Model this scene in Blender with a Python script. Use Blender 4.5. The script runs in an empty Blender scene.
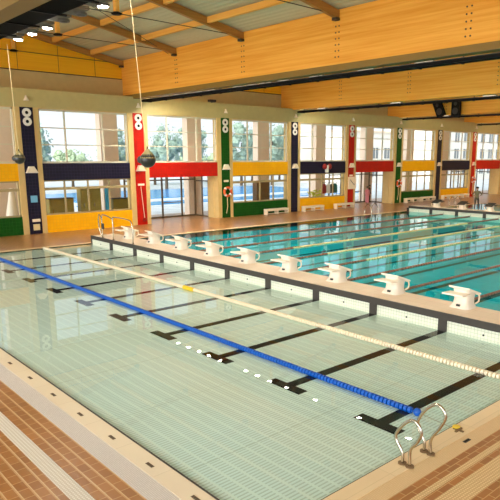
import bpy, bmesh, math, random
from mathutils import Vector, Matrix
random.seed(7)
S = bpy.context.scene
COL = S.collection
PI = math.pi

# ------------------------------------------------------------------ mesh builder
class MB:
    def __init__(self): self.v = []; self.f = []; self.mi = []
    def _add(self, vs, fs, m=0):
        o = len(self.v); self.v += [tuple(p) for p in vs]
        for q in fs: self.f.append(tuple(o + i for i in q)); self.mi.append(m)
        return self
    def box(self, x0, x1, y0, y1, z0, z1, m=0):
        vs = [(x, y, z) for z in (z0, z1) for y in (y0, y1) for x in (x0, x1)]
        return self._add(vs, [(0,2,3,1),(4,5,7,6),(0,1,5,4),(2,6,7,3),(0,4,6,2),(1,3,7,5)], m)
    def quad(self, a, b, c, d, m=0): return self._add([a, b, c, d], [(0,1,2,3)], m)
    def slab(self, pts, off, m=0):
        """a polygon swept by a vector: a solid prism"""
        n = len(pts); off = Vector(off)
        vs = [Vector(p) for p in pts] + [Vector(p) + off for p in pts]
        fs = [tuple(range(n))[::-1], tuple(range(n, 2*n))] + [(i, (i+1) % n, (i+1) % n + n, i + n) for i in range(n)]
        return self._add(vs, fs, m)
    def bar(self, a, b, w, h, m=0, up=(0,0,1)):
        """rectangular bar from a to b; w sideways, h along up"""
        a, b = Vector(a), Vector(b); d = (b - a).normalized(); up = Vector(up)
        s = d.cross(up).normalized(); u = s.cross(d).normalized()
        r = [s*w/2 + u*h/2, -s*w/2 + u*h/2, -s*w/2 - u*h/2, s*w/2 - u*h/2]
        return self._add([a + q for q in r] + [b + q for q in r],
                         [(0,1,2,3)[::-1], (4,5,6,7)] + [(i, (i+1) % 4, (i+1) % 4 + 4, i + 4) for i in range(4)], m)
    def tube(self, pts, r, n=10, m=0, cap=True):
        pts = [Vector(p) for p in pts]; k = len(pts)
        rr = r if isinstance(r, (list, tuple)) else [r]*k
        vs = []; pu = None
        for i, p in enumerate(pts):
            t = (pts[min(i+1, k-1)] - pts[max(i-1, 0)]).normalized()
            if pu is None:
                pu = t.orthogonal().normalized()
            u = (pu - t*pu.dot(t)).normalized(); pu = u; w = t.cross(u)
            for j in range(n):
                a = 2*PI*j/n; vs.append(p + (u*math.cos(a) + w*math.sin(a))*rr[i])
        fs = [(i*n + j, i*n + (j+1) % n, (i+1)*n + (j+1) % n, (i+1)*n + j) for i in range(k-1) for j in range(n)]
        if cap: fs += [tuple(range(n))[::-1], tuple(range((k-1)*n, k*n))]
        return self._add(vs, fs, m)
    def cyl(self, c, axis, r, h, n=20, m=0):
        c = Vector(c); axis = Vector(axis).normalized()
        return self.tube([c - axis*h/2, c + axis*h/2], r, n, m)
    def ring(self, c, axis, r0, r1, h, n=24, m=0):
        c = Vector(c); ax = Vector(axis).normalized(); u = ax.orthogonal().normalized(); w = ax.cross(u)
        vs = []
        for j in range(n):
            a = 2*PI*j/n; d = u*math.cos(a) + w*math.sin(a)
            vs += [c + d*r0 - ax*h/2, c + d*r1 - ax*h/2, c + d*r1 + ax*h/2, c + d*r0 + ax*h/2]
        fs = [(4*j + q, 4*((j+1) % n) + q, 4*((j+1) % n) + (q+1) % 4, 4*j + (q+1) % 4) for j in range(n) for q in range(4)]
        return self._add(vs, fs, m)
    def torus(self, c, axis, R, r, n=24, k=8, m=0):
        c = Vector(c); ax = Vector(axis).normalized(); u = ax.orthogonal().normalized(); w = ax.cross(u)
        vs = []
        for j in range(n):
            d = u*math.cos(2*PI*j/n) + w*math.sin(2*PI*j/n)
            for q in range(k):
                b = 2*PI*q/k; vs.append(c + d*(R + r*math.cos(b)) + ax*r*math.sin(b))
        fs = [(j*k + q, ((j+1) % n)*k + q, ((j+1) % n)*k + (q+1) % k, j*k + (q+1) % k) for j in range(n) for q in range(k)]
        return self._add(vs, fs, m)
    def ball(self, c, r, n=16, k=10, m=0, sq=(1,1,1), jit=0, zc=None):
        c = Vector(c); vs = []; 
        for i in range(1, k):
            th = PI*i/k
            for j in range(n):
                a = 2*PI*j/n; q = 1 + (random.uniform(-jit, jit) if jit else 0)
                vs.append(c + Vector((math.sin(th)*math.cos(a)*sq[0], math.sin(th)*math.sin(a)*sq[1], math.cos(th)*sq[2]))*r*q)
        vs += [c + Vector((0,0,r*sq[2])), c - Vector((0,0,r*sq[2]))]
        T, B = len(vs) - 2, len(vs) - 1
        fs = [((i)*n + j, (i+1)*n + j, (i+1)*n + (j+1) % n, i*n + (j+1) % n) for i in range(k-2) for j in range(n)]
        fs += [(T, j, (j+1) % n) for j in range(n)] + [(B, (k-2)*n + (j+1) % n, (k-2)*n + j) for j in range(n)]
        return self._add(vs, fs, m)
    def floats(self, a, b, r, pitch, fill=.7, n=10, core=.4, m=0):
        """a line of float discs from a to b as one ridged lathe"""
        a, b = Vector(a), Vector(b); L = (b - a).length; k = max(1, int(L/pitch)); d = (b - a)/k
        pts = []; rr = []
        for i in range(k):
            p = a + d*i
            for t, q in ((0, core), (.02, 1), (fill, 1), (fill + .02, core)):
                pts.append(p + d*t); rr.append(r*q)
        pts.append(b); rr.append(r*core)
        return self.tube(pts, rr, n, m)
    def build(self, name, mats, parent=None, loc=None, smooth=False, bevel=0):
        me = bpy.data.meshes.new(name)
        L = Vector(loc) if loc is not None else (parent.location.copy() if parent is not None else Vector((0,0,0)))
        if parent is not None: L = tot(parent)
        me.from_pydata([tuple(Vector(p) - L) for p in self.v], [], self.f)
        if not isinstance(mats, (list, tuple)): mats = [mats]
        for q in mats: me.materials.append(q)
        if len(mats) > 1: me.polygons.foreach_set('material_index', self.mi)
        bm = bmesh.new(); bm.from_mesh(me); (bmesh.ops.recalc_face_normals(bm, faces=bm.faces) if len(self.f) > 1 else None); bm.to_mesh(me); bm.free()
        if smooth: me.polygons.foreach_set('use_smooth', [True]*len(me.polygons))
        me.update()
        o = bpy.data.objects.new(name, me); COL.objects.link(o)
        if parent is not None: o.parent = parent
        else: o.location = L
        if smooth and smooth != 'all':
            try: me.set_sharp_from_angle(angle=math.radians(40))
            except Exception: pass
        if bevel:
            b = o.modifiers.new('bevel', 'BEVEL'); b.width = bevel; b.segments = 2; b.limit_method = 'ANGLE'
        return o

def tot(o):
    L = Vector((0,0,0))
    while o is not None: L += o.location; o = o.parent
    return L
def tag(o, label=None, cat=None, group=None, kind=None):
    if label: o['label'] = label
    if cat: o['category'] = cat
    if group: o['group'] = group
    if kind: o['kind'] = kind
    return o
def thing(name, loc, label, cat, group=None):
    o = bpy.data.objects.new(name, None); o.empty_display_size = .2; COL.objects.link(o); o.location = loc
    return tag(o, label, cat, group)
def copy_tree(o, parent=None):
    c = o.copy(); COL.objects.link(c)
    if parent is not None: c.parent = parent
    for ch in list(o.children): copy_tree(ch, c)
    return c
def struct(mb, name, m, **k):
    o = mb.build(name, m, **k); o['kind'] = 'structure'; return o
ORD = ['first','second','third','fourth','fifth','sixth','seventh','eighth','ninth','tenth','eleventh','twelfth','thirteenth','fourteenth','fifteenth','sixteenth','seventeenth','eighteenth','nineteenth','twentieth']

# ------------------------------------------------------------------ materials
def lin(c): return tuple(((x/255)/12.92 if x/255 <= .04045 else ((x/255 + .055)/1.055)**2.4) for x in c) + (1,)
def newmat(name):
    m = bpy.data.materials.new(name); m.use_nodes = True; nt = m.node_tree
    return m, nt, nt.nodes['Principled BSDF'], nt.nodes.new, nt.links.new
def pbr(name, rgb, rough=.5, metal=0., noise=0., nscale=3., bump=0., spec=.5):
    m, nt, P, N, L = newmat(name)
    P.inputs['Base Color'].default_value = lin(rgb); P.inputs['Roughness'].default_value = rough
    P.inputs['Metallic'].default_value = metal; P.inputs['Specular IOR Level'].default_value = spec
    if noise or bump:
        tc = N('ShaderNodeTexCoord'); nz = N('ShaderNodeTexNoise'); nz.inputs['Scale'].default_value = nscale; nz.inputs['Detail'].default_value = 4
        L(tc.outputs['Object'], nz.inputs['Vector'])
        if noise:
            mr = N('ShaderNodeMapRange'); mr.inputs[1].default_value = .3; mr.inputs[2].default_value = .7
            mr.inputs[3].default_value = 1 - noise; mr.inputs[4].default_value = 1 + noise; L(nz.outputs['Fac'], mr.inputs[0])
            mx = N('ShaderNodeMix'); mx.data_type = 'RGBA'; mx.blend_type = 'MULTIPLY'; mx.inputs[0].default_value = 1
            mx.inputs[6].default_value = lin(rgb); L(mr.outputs[0], mx.inputs[7]); L(mx.outputs[2], P.inputs['Base Color'])
        if bump:
            bp = N('ShaderNodeBump'); bp.inputs['Strength'].default_value = bump; bp.inputs['Distance'].default_value = .01
            L(nz.outputs['Fac'], bp.inputs['Height']); L(bp.outputs['Normal'], P.inputs['Normal'])
    return m
def swiz(nt, L, N, order):
    tc = N('ShaderNodeTexCoord'); sp = N('ShaderNodeSeparateXYZ'); cb = N('ShaderNodeCombineXYZ')
    L(tc.outputs['Object'], sp.inputs[0])
    for i, a in enumerate(order):
        if a in 'XYZ': L(sp.outputs[a], cb.inputs[i])
    return cb.outputs[0], tc
def tiles(name, c1, c2, grout, bw, rh, mortar, order='XYZ', rough=.35, offset=0., noise=.12, nscale=.6, spec=.5):
    """procedural brick / tile pattern laid in the object's own coordinates"""
    m, nt, P, N, L = newmat(name)
    v, tc = swiz(nt, L, N, order)
    b = N('ShaderNodeTexBrick'); b.offset = offset; b.squash = 1
    b.inputs['Scale'].default_value = 1; b.inputs['Brick Width'].default_value = bw; b.inputs['Row Height'].default_value = rh
    b.inputs['Mortar Size'].default_value = mortar; b.inputs['Mortar Smooth'].default_value = .1; b.inputs['Bias'].default_value = 0
    b.inputs['Color1'].default_value = lin(c1); b.inputs['Color2'].default_value = lin(c2); b.inputs['Mortar'].default_value = lin(grout)
    L(v, b.inputs['Vector'])
    nz = N('ShaderNodeTexNoise'); nz.inputs['Scale'].default_value = nscale; nz.inputs['Detail'].default_value = 5; L(tc.outputs['Object'], nz.inputs['Vector'])
    mr = N('ShaderNodeMapRange'); mr.inputs[1].default_value = .3; mr.inputs[2].default_value = .7; mr.inputs[3].default_value = 1 - noise; mr.inputs[4].default_value = 1 + noise
    L(nz.outputs['Fac'], mr.inputs[0])
    mx = N('ShaderNodeMix'); mx.data_type = 'RGBA'; mx.blend_type = 'MULTIPLY'; mx.inputs[0].default_value = 1
    L(b.outputs['Color'], mx.inputs[6]); L(mr.outputs[0], mx.inputs[7]); L(mx.outputs[2], P.inputs['Base Color'])
    P.inputs['Roughness'].default_value = rough; P.inputs['Specular IOR Level'].default_value = spec
    return m
def wood(name, c1, c2, axis='X', rough=.45):
    """glued laminated timber: lamellae across the height, grain along the axis"""
    m, nt, P, N, L = newmat(name)
    tc = N('ShaderNodeTexCoord'); mp = N('ShaderNodeMapping'); L(tc.outputs['Object'], mp.inputs['Vector'])
    sc = {'X': (.25, 6, 9), 'Y': (6, .25, 9), 'Z': (9, 9, .3)}[axis]; mp.inputs['Scale'].default_value = sc
    nz = N('ShaderNodeTexNoise'); nz.inputs['Scale'].default_value = 1.; nz.inputs['Detail'].default_value = 5; nz.inputs['Roughness'].default_value = .6; L(mp.outputs[0], nz.inputs['Vector'])
    cr = N('ShaderNodeValToRGB'); cr.color_ramp.elements[0].position = .3; cr.color_ramp.elements[1].position = .7
    cr.color_ramp.elements[0].color = lin(c1); cr.color_ramp.elements[1].color = lin(c2); L(nz.outputs['Fac'], cr.inputs[0])
    L(cr.outputs[0], P.inputs['Base Color']); P.inputs['Roughness'].default_value = rough; P.inputs['Specular IOR Level'].default_value = .25
    return m
def glassmat(name, tint=(1,1,1,1), ior=1.45):
    m = bpy.data.materials.new(name); m.use_nodes = True; nt = m.node_tree; nt.nodes.clear(); N = nt.nodes.new; L = nt.links.new
    out = N('ShaderNodeOutputMaterial'); mx = N('ShaderNodeMixShader'); fr = N('ShaderNodeFresnel'); fr.inputs['IOR'].default_value = ior
    tr = N('ShaderNodeBsdfTransparent'); tr.inputs[0].default_value = tint; gl = N('ShaderNodeBsdfGlossy'); gl.inputs['Roughness'].default_value = .0
    ge = N('ShaderNodeNewGeometry'); iv = N('ShaderNodeMath'); iv.operation = 'SUBTRACT'; iv.inputs[0].default_value = 1; L(ge.outputs['Backfacing'], iv.inputs[1])
    mu = N('ShaderNodeMath'); mu.operation = 'MULTIPLY'; L(fr.outputs[0], mu.inputs[0]); L(iv.outputs[0], mu.inputs[1])
    L(mu.outputs[0], mx.inputs[0]); L(tr.outputs[0], mx.inputs[1]); L(gl.outputs[0], mx.inputs[2]); L(mx.outputs[0], out.inputs[0])
    return m
def watermat(name, tint, scale, strength, rough=.0, ior=1.36):
    m = glassmat(name, tint, ior); nt = m.node_tree; N = nt.nodes.new; L = nt.links.new
    tc = N('ShaderNodeTexCoord'); nz = N('ShaderNodeTexNoise'); nz.inputs['Scale'].default_value = scale; nz.inputs['Detail'].default_value = 2
    L(tc.outputs['Object'], nz.inputs['Vector'])
    bp = N('ShaderNodeBump'); bp.inputs['Strength'].default_value = strength; bp.inputs['Distance'].default_value = .02; L(nz.outputs['Fac'], bp.inputs['Height'])
    for n in nt.nodes:
        if n.type in ('BSDF_GLOSSY', 'FRESNEL'): L(bp.outputs['Normal'], n.inputs['Normal'])
        if n.type == 'BSDF_GLOSSY': n.inputs['Roughness'].default_value = rough
    return m
def emit(name, rgb, s):
    m = bpy.data.materials.new(name); m.use_nodes = True; nt = m.node_tree; nt.nodes.clear()
    out = nt.nodes.new('ShaderNodeOutputMaterial'); e = nt.nodes.new('ShaderNodeEmission'); e.inputs[0].default_value = lin(rgb); e.inputs[1].default_value = s
    nt.links.new(e.outputs[0], out.inputs[0]); return m
def grating(name):
    """pale slatted floor: boards along X a quarter metre wide, short slots across them"""
    m, nt, P, N, L = newmat(name)
    tc = N('ShaderNodeTexCoord'); sp = N('ShaderNodeSeparateXYZ'); L(tc.outputs['Object'], sp.inputs[0])
    def mth(op, a, b=None):
        n = N('ShaderNodeMath'); n.operation = op
        for i, q in enumerate((a, b)):
            if q is None: continue
            if isinstance(q, (int, float)): n.inputs[i].default_value = q
            else: L(q, n.inputs[i])
        return n.outputs[0]
    fy = mth('FRACT', mth('DIVIDE', sp.outputs['Y'], .27)); fx = mth('FRACT', mth('DIVIDE', sp.outputs['X'], .075))
    board = mth('MULTIPLY', mth('GREATER_THAN', fy, .2), 1.)          # slotted field of a board
    slot = mth('MULTIPLY', mth('LESS_THAN', fx, .38), board)
    seam = mth('LESS_THAN', mth('FRACT', mth('DIVIDE', mth('ADD', sp.outputs['X'], .9), 2.5)), .008)
    nz = N('ShaderNodeTexNoise'); nz.inputs['Scale'].default_value = .35; nz.inputs['Detail'].default_value = 3; L(tc.outputs['Object'], nz.inputs['Vector'])
    cr = N('ShaderNodeValToRGB'); cr.color_ramp.elements[0].color = lin(C_FL0); cr.color_ramp.elements[1].color = lin(C_FL1)
    cr.color_ramp.elements[0].position = .35; cr.color_ramp.elements[1].position = .65; L(nz.outputs['Fac'], cr.inputs[0])
    def mix(fac, a, col):
        mx = N('ShaderNodeMix'); mx.data_type = 'RGBA'; L(fac, mx.inputs[0]); L(a, mx.inputs[6]); mx.inputs[7].default_value = lin(col); return mx.outputs[2]
    c = mix(mth('MULTIPLY', mth('SUBTRACT', 1., board), .5), cr.outputs[0], C_FLJ); c = mix(mth('MULTIPLY', slot, .6), c, C_FLS); c = mix(mth('MULTIPLY', seam, .6), c, C_FLS)
    L(c, P.inputs['Base Color']); P.inputs['Roughness'].default_value = .5
    return m
C_FL0 = (204,222,212); C_FL1 = (208,229,222); C_FLJ = (212,228,214); C_FLS = (150,170,150)
def corrugated(name, rgb, axis='X', period=.3):
    m, nt, P, N, L = newmat(name)
    tc = N('ShaderNodeTexCoord'); wv = N('ShaderNodeTexWave'); wv.bands_direction = axis; wv.inputs['Scale'].default_value = 1/period/3.18/1.0
    L(tc.outputs['Object'], wv.inputs['Vector'])
    bp = N('ShaderNodeBump'); bp.inputs['Strength'].default_value = .6; bp.inputs['Distance'].default_value = .03; L(wv.outputs['Fac'], bp.inputs['Height']); L(bp.outputs[0], P.inputs['Normal'])
    P.inputs['Base Color'].default_value = lin(rgb); P.inputs['Roughness'].default_value = .55
    return m

M = {}
M['beige'] = pbr('beige_plaster', (214,182,116), .6, noise=.04)
M['band'] = pbr('olive_beige_cladding', (192,176,116), .55, noise=.04)
M['upper'] = pbr('beige_upper_wall', (196,172,116), .6, noise=.04)
M['ply'] = wood('golden_plywood', (240,172,26), (250,186,36), 'Y')
M['glulam'] = wood('glulam', (226,150,46), (244,180,78), 'X')
M['olive'] = pbr('olive_brown_steel', (128,98,34), .5)
M['rafter'] = wood('rafter_timber', (150,104,48), (180,128,62), 'Y')
M['purlin'] = wood('purlin_timber', (232,168,72), (246,190,98), 'X')
M['roof'] = corrugated('profiled_roof_sheet', (196,192,160), 'Y', .3)
M['frame'] = pbr('window_frame_beige', (222,214,186), .4)
M['wframe'] = pbr('window_frame_sand', (172,152,104), .45)
M['dframe'] = pbr('door_frame_bronze', (112,92,66), .4)
M['glass'] = glassmat('window_glass', (.97,.98,.98,1), 1.3)
M['navy'] = tiles('navy_tile', (16,10,34), (22,15,44), (44,36,60), .2, .2, .010, 'YZ', .4, noise=.05, spec=.25)
M['red'] = tiles('red_tile', (184,18,3), (194,24,5), (160,40,18), .2, .2, .008, 'YZ', .4, noise=.05, spec=.2)
M['green'] = tiles('green_tile', (14,70,10), (18,80,14), (36,90,28), .2, .2, .008, 'YZ', .45, noise=.05, spec=.15)
M['yellow'] = tiles('yellow_tile', (246,174,4), (250,182,8), (232,170,30), .2, .2, .008, 'YZ', .45, noise=.04, spec=.15)
M['deckL'] = tiles('brown_deck_tile', (150,96,44), (168,112,56), (192,146,94), .25, .185, .008, 'XYZ', .3, .5, noise=.12)
def deck_rows(m):
    nt = m.node_tree; N = nt.nodes.new; L = nt.links.new; P = nt.nodes['Principled BSDF']
    src = P.inputs['Base Color'].links[0].from_socket
    tc = N('ShaderNodeTexCoord'); sp = N('ShaderNodeSeparateXYZ'); L(tc.outputs['Object'], sp.inputs[0])
    a = N('ShaderNodeMath'); a.operation = 'ADD'; a.inputs[1].default_value = 18.5 + .72 + .01; L(sp.outputs['Y'], a.inputs[0])
    d = N('ShaderNodeMath'); d.operation = 'DIVIDE'; d.inputs[1].default_value = .185; L(a.outputs[0], d.inputs[0])
    f_ = N('ShaderNodeMath'); f_.operation = 'FRACT'; L(d.outputs[0], f_.inputs[0])
    c = N('ShaderNodeMath'); c.operation = 'LESS_THAN'; c.inputs[1].default_value = .1; L(f_.outputs[0], c.inputs[0])
    mx = N('ShaderNodeMix'); mx.data_type = 'RGBA'; L(c.outputs[0], mx.inputs[0]); L(src, mx.inputs[6]); mx.inputs[7].default_value = lin((206,172,126)); L(mx.outputs[2], P.inputs['Base Color'])
deck_rows(M['deckL'])
M['deckR'] = tiles('brown_deck_brick', (154,98,44), (174,114,54), (200,158,104), .3, .115, .008, 'YXZ', .42, .5, noise=.12)
M['coping'] = tiles('cream_coping_tile', (228,208,174), (232,214,182), (214,194,160), 1.2, .36, .006, 'XYZ', .4, noise=.04)
M['copingR'] = tiles('cream_coping_tile_side', (230,202,156), (234,208,164), (216,190,144), 1.2, .33, .006, 'YXZ', .4, noise=.04)
M['mosaic'] = tiles('pale_mosaic', (214,206,196), (222,214,204), (190,178,164), .03, .03, .005, 'XYZ', .45, noise=.04)
M['mosaicR'] = tiles('sand_mosaic', (224,190,140), (228,196,148), (212,178,128), .03, .03, .005, 'XYZ', .45, noise=.04)
M['nub'] = tiles('white_studded_tile', (230,224,208), (234,228,212), (206,194,172), .05, .05, .012, 'XYZ', .45, noise=.03)
M['nubR'] = tiles('sand_studded_tile', (230,200,146), (236,206,154), (204,168,116), .05, .05, .012, 'XYZ', .45, noise=.03)
M['poolfloor'] = grating('slatted_pool_floor')
M['cyan'] = tiles('turquoise_pool_tile', (0,184,196), (0,190,202), (8,194,204), .3, .3, .01, 'XYZ', .4, noise=.06)
M['lanemark'] = tiles('black_lane_tile', (16,12,8), (20,16,11), (32,27,20), .25, .25, .008, 'XYZ', .8, noise=.1, spec=.1)
M['lanedeep'] = pbr('dark_lane_tile', (6,26,32), .5)
M['water1'] = watermat('still_shallow_water', (.95,.985,.955,1), 1.2, .02)
M['water2'] = watermat('turquoise_water', (.25,.93,.97,1), 1.6, .03, ior=1.25)
M['white'] = pbr('white_paint', (236,232,220), .4)
M['cream'] = pbr('cream_plastic', (244,226,196), .35)
M['blockbody'] = pbr('moulded_white_block', (240,228,208), .35, noise=.03)
M['blockplate'] = pbr('white_block_plate', (250,240,220), .5)
M['bdeck'] = tiles('bulkhead_deck', (238,216,190), (242,222,198), (222,202,174), .5, .5, .006, 'XYZ', .5, noise=.03)
M['bpanel'] = tiles('bulkhead_panel_tile', (226,226,204), (230,230,210), (196,200,176), .1, .1, .008, 'XZY', .4, noise=.03)
M['bdark'] = pbr('dark_bulkhead_metal', (62,56,50), .45)
M['black'] = pbr('black_metal', (12,11,10), .6, spec=.15)
M['catwalk'] = pbr('dark_catwalk_mesh', (12,10,9), .8, noise=.2, nscale=8, spec=.05)
M['catgrey'] = pbr('grey_lamp_housing', (88,84,72), .5)
M['steel'] = pbr('stainless_steel', (200,190,170), .18, 1.)
M['slot'] = pbr('drain_brown', (120,92,58), .6)
M['dark'] = pbr('dark_plastic', (44,40,36), .5)
M['rope_blue'] = pbr('blue_float', (0,84,176), .4)
M['rope_white'] = pbr('cream_float', (236,220,188), .4)
M['rope_yellow'] = pbr('yellow_float', (236,200,40), .4)
M['rope_sand'] = pbr('sand_float', (224,210,150), .4)
M['rope_brown'] = pbr('brown_float', (150,106,84), .45)
M['lamp'] = emit('lit_lamp', (255,248,234), 150.)
M['lamp2'] = emit('lit_lamp_deep', (255,244,226), 420.)
M['lampoff'] = pbr('unlit_lamp', (60,56,50), .3)
M['cable'] = pbr('cream_cable', (226,202,146), .5)
M['wire'] = pbr('dark_wire', (58,46,32), .5)
M['orb'] = pbr('dark_ball_shell', (40,40,32), .35, noise=.3, nscale=6)
M['orbtop'] = pbr('olive_ball_cap', (150,134,86), .4)
M['buoy'] = pbr('orange_lifebuoy', (224,92,30), .45)
M['sky_sign'] = pbr('light_blue_sign', (110,176,206), .4)
M['skin'] = pbr('skin', (190,138,104), .5)
M['hair'] = pbr('dark_hair', (44,32,24), .6)
M['pink'] = pbr('pink_cloth', (226,140,146), .7)
M['shirt'] = pbr('olive_grey_cloth', (112,98,66), .7)
M['trouser'] = pbr('dark_olive_cloth', (62,52,34), .7)
M['leaf'] = pbr('tree_leaf', (150,168,146), .7, noise=.25, nscale=2)
M['leaf2'] = pbr('hedge_leaf', (176,190,150), .7, noise=.25, nscale=2)
M['bark'] = pbr('bark', (96,80,62), .8)
M['pave'] = tiles('outdoor_paving', (216,214,206), (222,220,212), (200,196,186), 1., 1., .02, 'XYZ', .7)
M['pool_out'] = pbr('outdoor_pool_water', (40,150,214), .2)
M['pillar'] = pbr('salmon_render', (238,214,188), .7, noise=.03)
M['house'] = pbr('pale_building_render', (232,224,210), .8)
M['housewin'] = pbr('building_window', (120,124,124), .3)
M['cab'] = pbr('olive_cabinet', (150,132,52), .6, noise=.1)
M['brown'] = pbr('brown_panel', (116,86,46), .6)
M['teal'] = pbr('teal_cloth', (36,110,100), .7)
M['bluepost'] = pbr('bright_blue_paint', (54,160,196), .5)
M['reds'] = pbr('dull_red_paint', (150,30,26), .5)
M['lemon'] = pbr('yellow_green_leaf', (190,190,40), .6)

# ------------------------------------------------------------------ dimensions
XW, XU, XR = -6.15, -7.55, 26.17            # window wall, set-back upper wall, near pool edge
Y0, YB, YB2 = 9.25, 9.84, 39.7              # first pilaster, near and far bulkhead fronts
PITCH = 7.493
YC = [Y0 + PITCH*k for k in range(-2, 10)]  # pilaster centres, index k+2
YMIN, YMAX, XMAX = -16., 79., 40.
POOLY = 53.
BEAMS = [1.76 + 14.985*i for i in range(-1, 6)]
def roofz(y):
    b = BEAMS[0]; t = ((y - b) % 14.985); t = min(t, 14.985 - t)
    return 11.17 + .185*max(0, t - .27)

# ------------------------------------------------------------------ setting
# floor: brown deck around the basin
f = MB()
f.box(-12, 0, YMIN, YMAX, -.3, 0); f.box(0, XR, YMIN, 0, -.3, 0); f.box(0, XR, POOLY, YMAX, -.3, 0)
struct(f, 'floor', M['deckL'])
g = MB(); g.box(XR, XMAX, YMIN, YMAX, -.3, 0); struct(g, 'floor_near', M['deckR'])
# strips of other tiles let into the deck
n_trim = 0
def strip(x0, x1, y0, y1, m, h=.004):
    global n_trim
    n_trim += 1
    return struct(MB().box(x0, x1, y0, y1, -.02, h), 'trim_%d' % n_trim, m)
strip(-.35, XR, -.36, 0, M['coping'], .012)
strip(-.35, XR + .33, -.72, -.36, M['mosaic'])
strip(-6, XR + 1.08, -1.53, -1.27, M['nub'])
strip(XR, XR + .33, -.36, POOLY, M['copingR'], .012)
strip(XR + .33, XR + .62, -.36, POOLY, M['mosaicR'])
strip(XR + .84, XR + .95, -1.27, POOLY, M['nubR'])
strip(XR + 1.08, XR + 1.42, -1.53, POOLY, M['nubR'])
strip(-.4, 0, 0, POOLY, M['copingR'], .012)
strip(-.4, XR + .3, POOLY, POOLY + .4, M['coping'], .012)
# basin
b = MB()
b.box(-.02, 0.0, 0, POOLY, -1.6, -.02); b.box(XR, XR + .02, 0, POOLY, -1.6, -.02); b.box(0, XR, -.02, 0, -1.6, -.02); b.box(0, XR, POOLY, POOLY + .02, -1.6, -.02)
struct(b, 'wall_basin', M['cyan'])
struct(MB().box(0, XR, YB, POOLY, -.95, -.75), 'floor_basin', M['cyan'])
struct(MB().box(0, XR, .06, YB + .3, -.5, -.06), 'floor_shallow', M['poolfloor'])
struct(MB().box(0, XR, 0, .045, -.5, .002), 'trim_gutter', M['dark'])
struct(MB().box(XR - .025, XR, .045, YB, -.5, .002), 'trim_gutter_side', M['dark'])
tag(MB().quad((0,0,-.02),(XR,0,-.02),(XR,YB+.06,-.02),(0,YB+.06,-.02)).build('pool_water', M['water1']),
    'clear still water over the pale slatted floor of the teaching pool', 'water', kind='stuff')
tag(MB().quad((0,YB+1.4,-.02),(XR,YB+1.4,-.02),(XR,YB2+.06,-.02),(0,YB2+.06,-.02)).build('pool_water', M['water2']),
    'turquoise water of the competition pool between the two bulkheads', 'water', kind='stuff')
tag(MB().quad((0,YB2+1.4,-.02),(XR,YB2+1.4,-.02),(XR,POOLY,-.02),(0,POOLY,-.02)).build('pool_water', M['water2']),
    'strip of turquoise water beyond the far bulkhead', 'water', kind='stuff')

# window wall
w = MB()
w.box(XU - .2, XW, YMIN, YMAX, 7.62, 8.73)
struct(w, 'wall_left', M['beige'])
for y in YC:
    n_trim += 1; struct(MB().box(XW - .55, XW, y - .76, y + .72, 0, 7.62), 'trim_%d' % n_trim, M['beige'])
struct(MB().box(XW, XW + .03, YMIN, YMAX, 7.66, 8.73), 'trim_cladding', M['band'])
struct(MB().box(XU - .2, XU, YMIN, YMAX, 8.73, 9.93), 'wall_left_upper', M['upper'])
# roof and other enclosing walls
def gable(x0, x1, m, name):
    g = MB()
    for i, b0 in enumerate(BEAMS[:-1]):
        b1 = BEAMS[i+1]; mid = (b0 + b1)/2
        for ya, yb in ((b0, mid), (mid, b1)):
            za, zb = 11.17 + (.185*7.4925 if ya == mid else 0), 11.17 + (.185*7.4925 if yb == mid else 0)
            g.slab([(x0, ya, za), (x0, yb, zb), (x0, yb, zb + .2), (x0, ya, za + .2)], (x1 - x0, 0, 0))
    return struct(g, name, m)
gable(XU - .2, XMAX, M['roof'], 'ceiling')
w = MB()   # glazed side behind the stands: parapet, head and posts
w.box(XMAX, XMAX + .3, YMIN, YMAX, 0, 1.2); w.box(XMAX, XMAX + .3, YMIN, YMAX, 9.5, 13)
for y in YC: w.box(XMAX, XMAX + .3, y - .5, y + .5, 1.2, 9.5)
struct(w, 'wall_right', M['beige'])
w = MB(); w.box(XU, XMAX, YMIN - .3, YMIN, 0, .6); w.box(XU, XMAX, YMIN - .3, YMIN, 10.4, 13)
for x in range(-4, 40, 6): w.box(x - .2, x + .2, YMIN - .3, YMIN, .6, 10.4)
struct(w, 'wall_front', M['beige'])
w = MB(); w.box(XU, XMAX, YMAX, YMAX + .3, 0, 13); struct(w, 'wall_back', M['beige'])

# per bay: glazing, panels, doors
COLR = ['green', 'red', 'navy', 'red', 'green', 'navy', 'red', 'green', 'navy', 'red', 'green', 'navy']
# panel kind of each bay from bay -1 : (upper colour, sill colour or None for doors)
BAYS = {-1: ('yellow', 'green'), 0: ('navy', 'yellow'), 1: ('red', None), 2: ('yellow', 'green'), 3: ('navy', 'yellow'),
        4: ('red', None), 5: ('yellow', 'green'), 6: ('navy', 'yellow'), 7: ('red', None)}
PCOL = {0: 'navy', 1: 'red', 2: 'green', 3: 'navy', 4: 'red', 5: 'green', 6: 'navy', 7: 'red'}
def yc(k): return Y0 + PITCH*k
nwin = ndoor = 0
bayname = {-1: 'at the left edge of the photo', 0: 'right of the leftmost navy pilaster', 1: 'over the nearest glass doors', 2: 'right of the nearest green pilaster',
           3: 'right of the second navy pilaster', 4: 'over the second set of glass doors', 5: 'right of the second green pilaster', 6: 'right of the third navy pilaster', 7: 'at the right edge over the farthest doors'}
silltxt = {-1: 'dark green tiled sill wall at the left edge of the photo', 0: 'yellow tiled sill wall behind the bulkhead handrail', 2: 'dark green tiled sill wall behind the nearest white bench',
           3: 'yellow tiled sill wall between navy and red pilasters behind two benches', 5: 'dark green tiled sill wall behind the far benches', 6: 'farthest yellow tiled sill wall, left of the standing person'}
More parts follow.
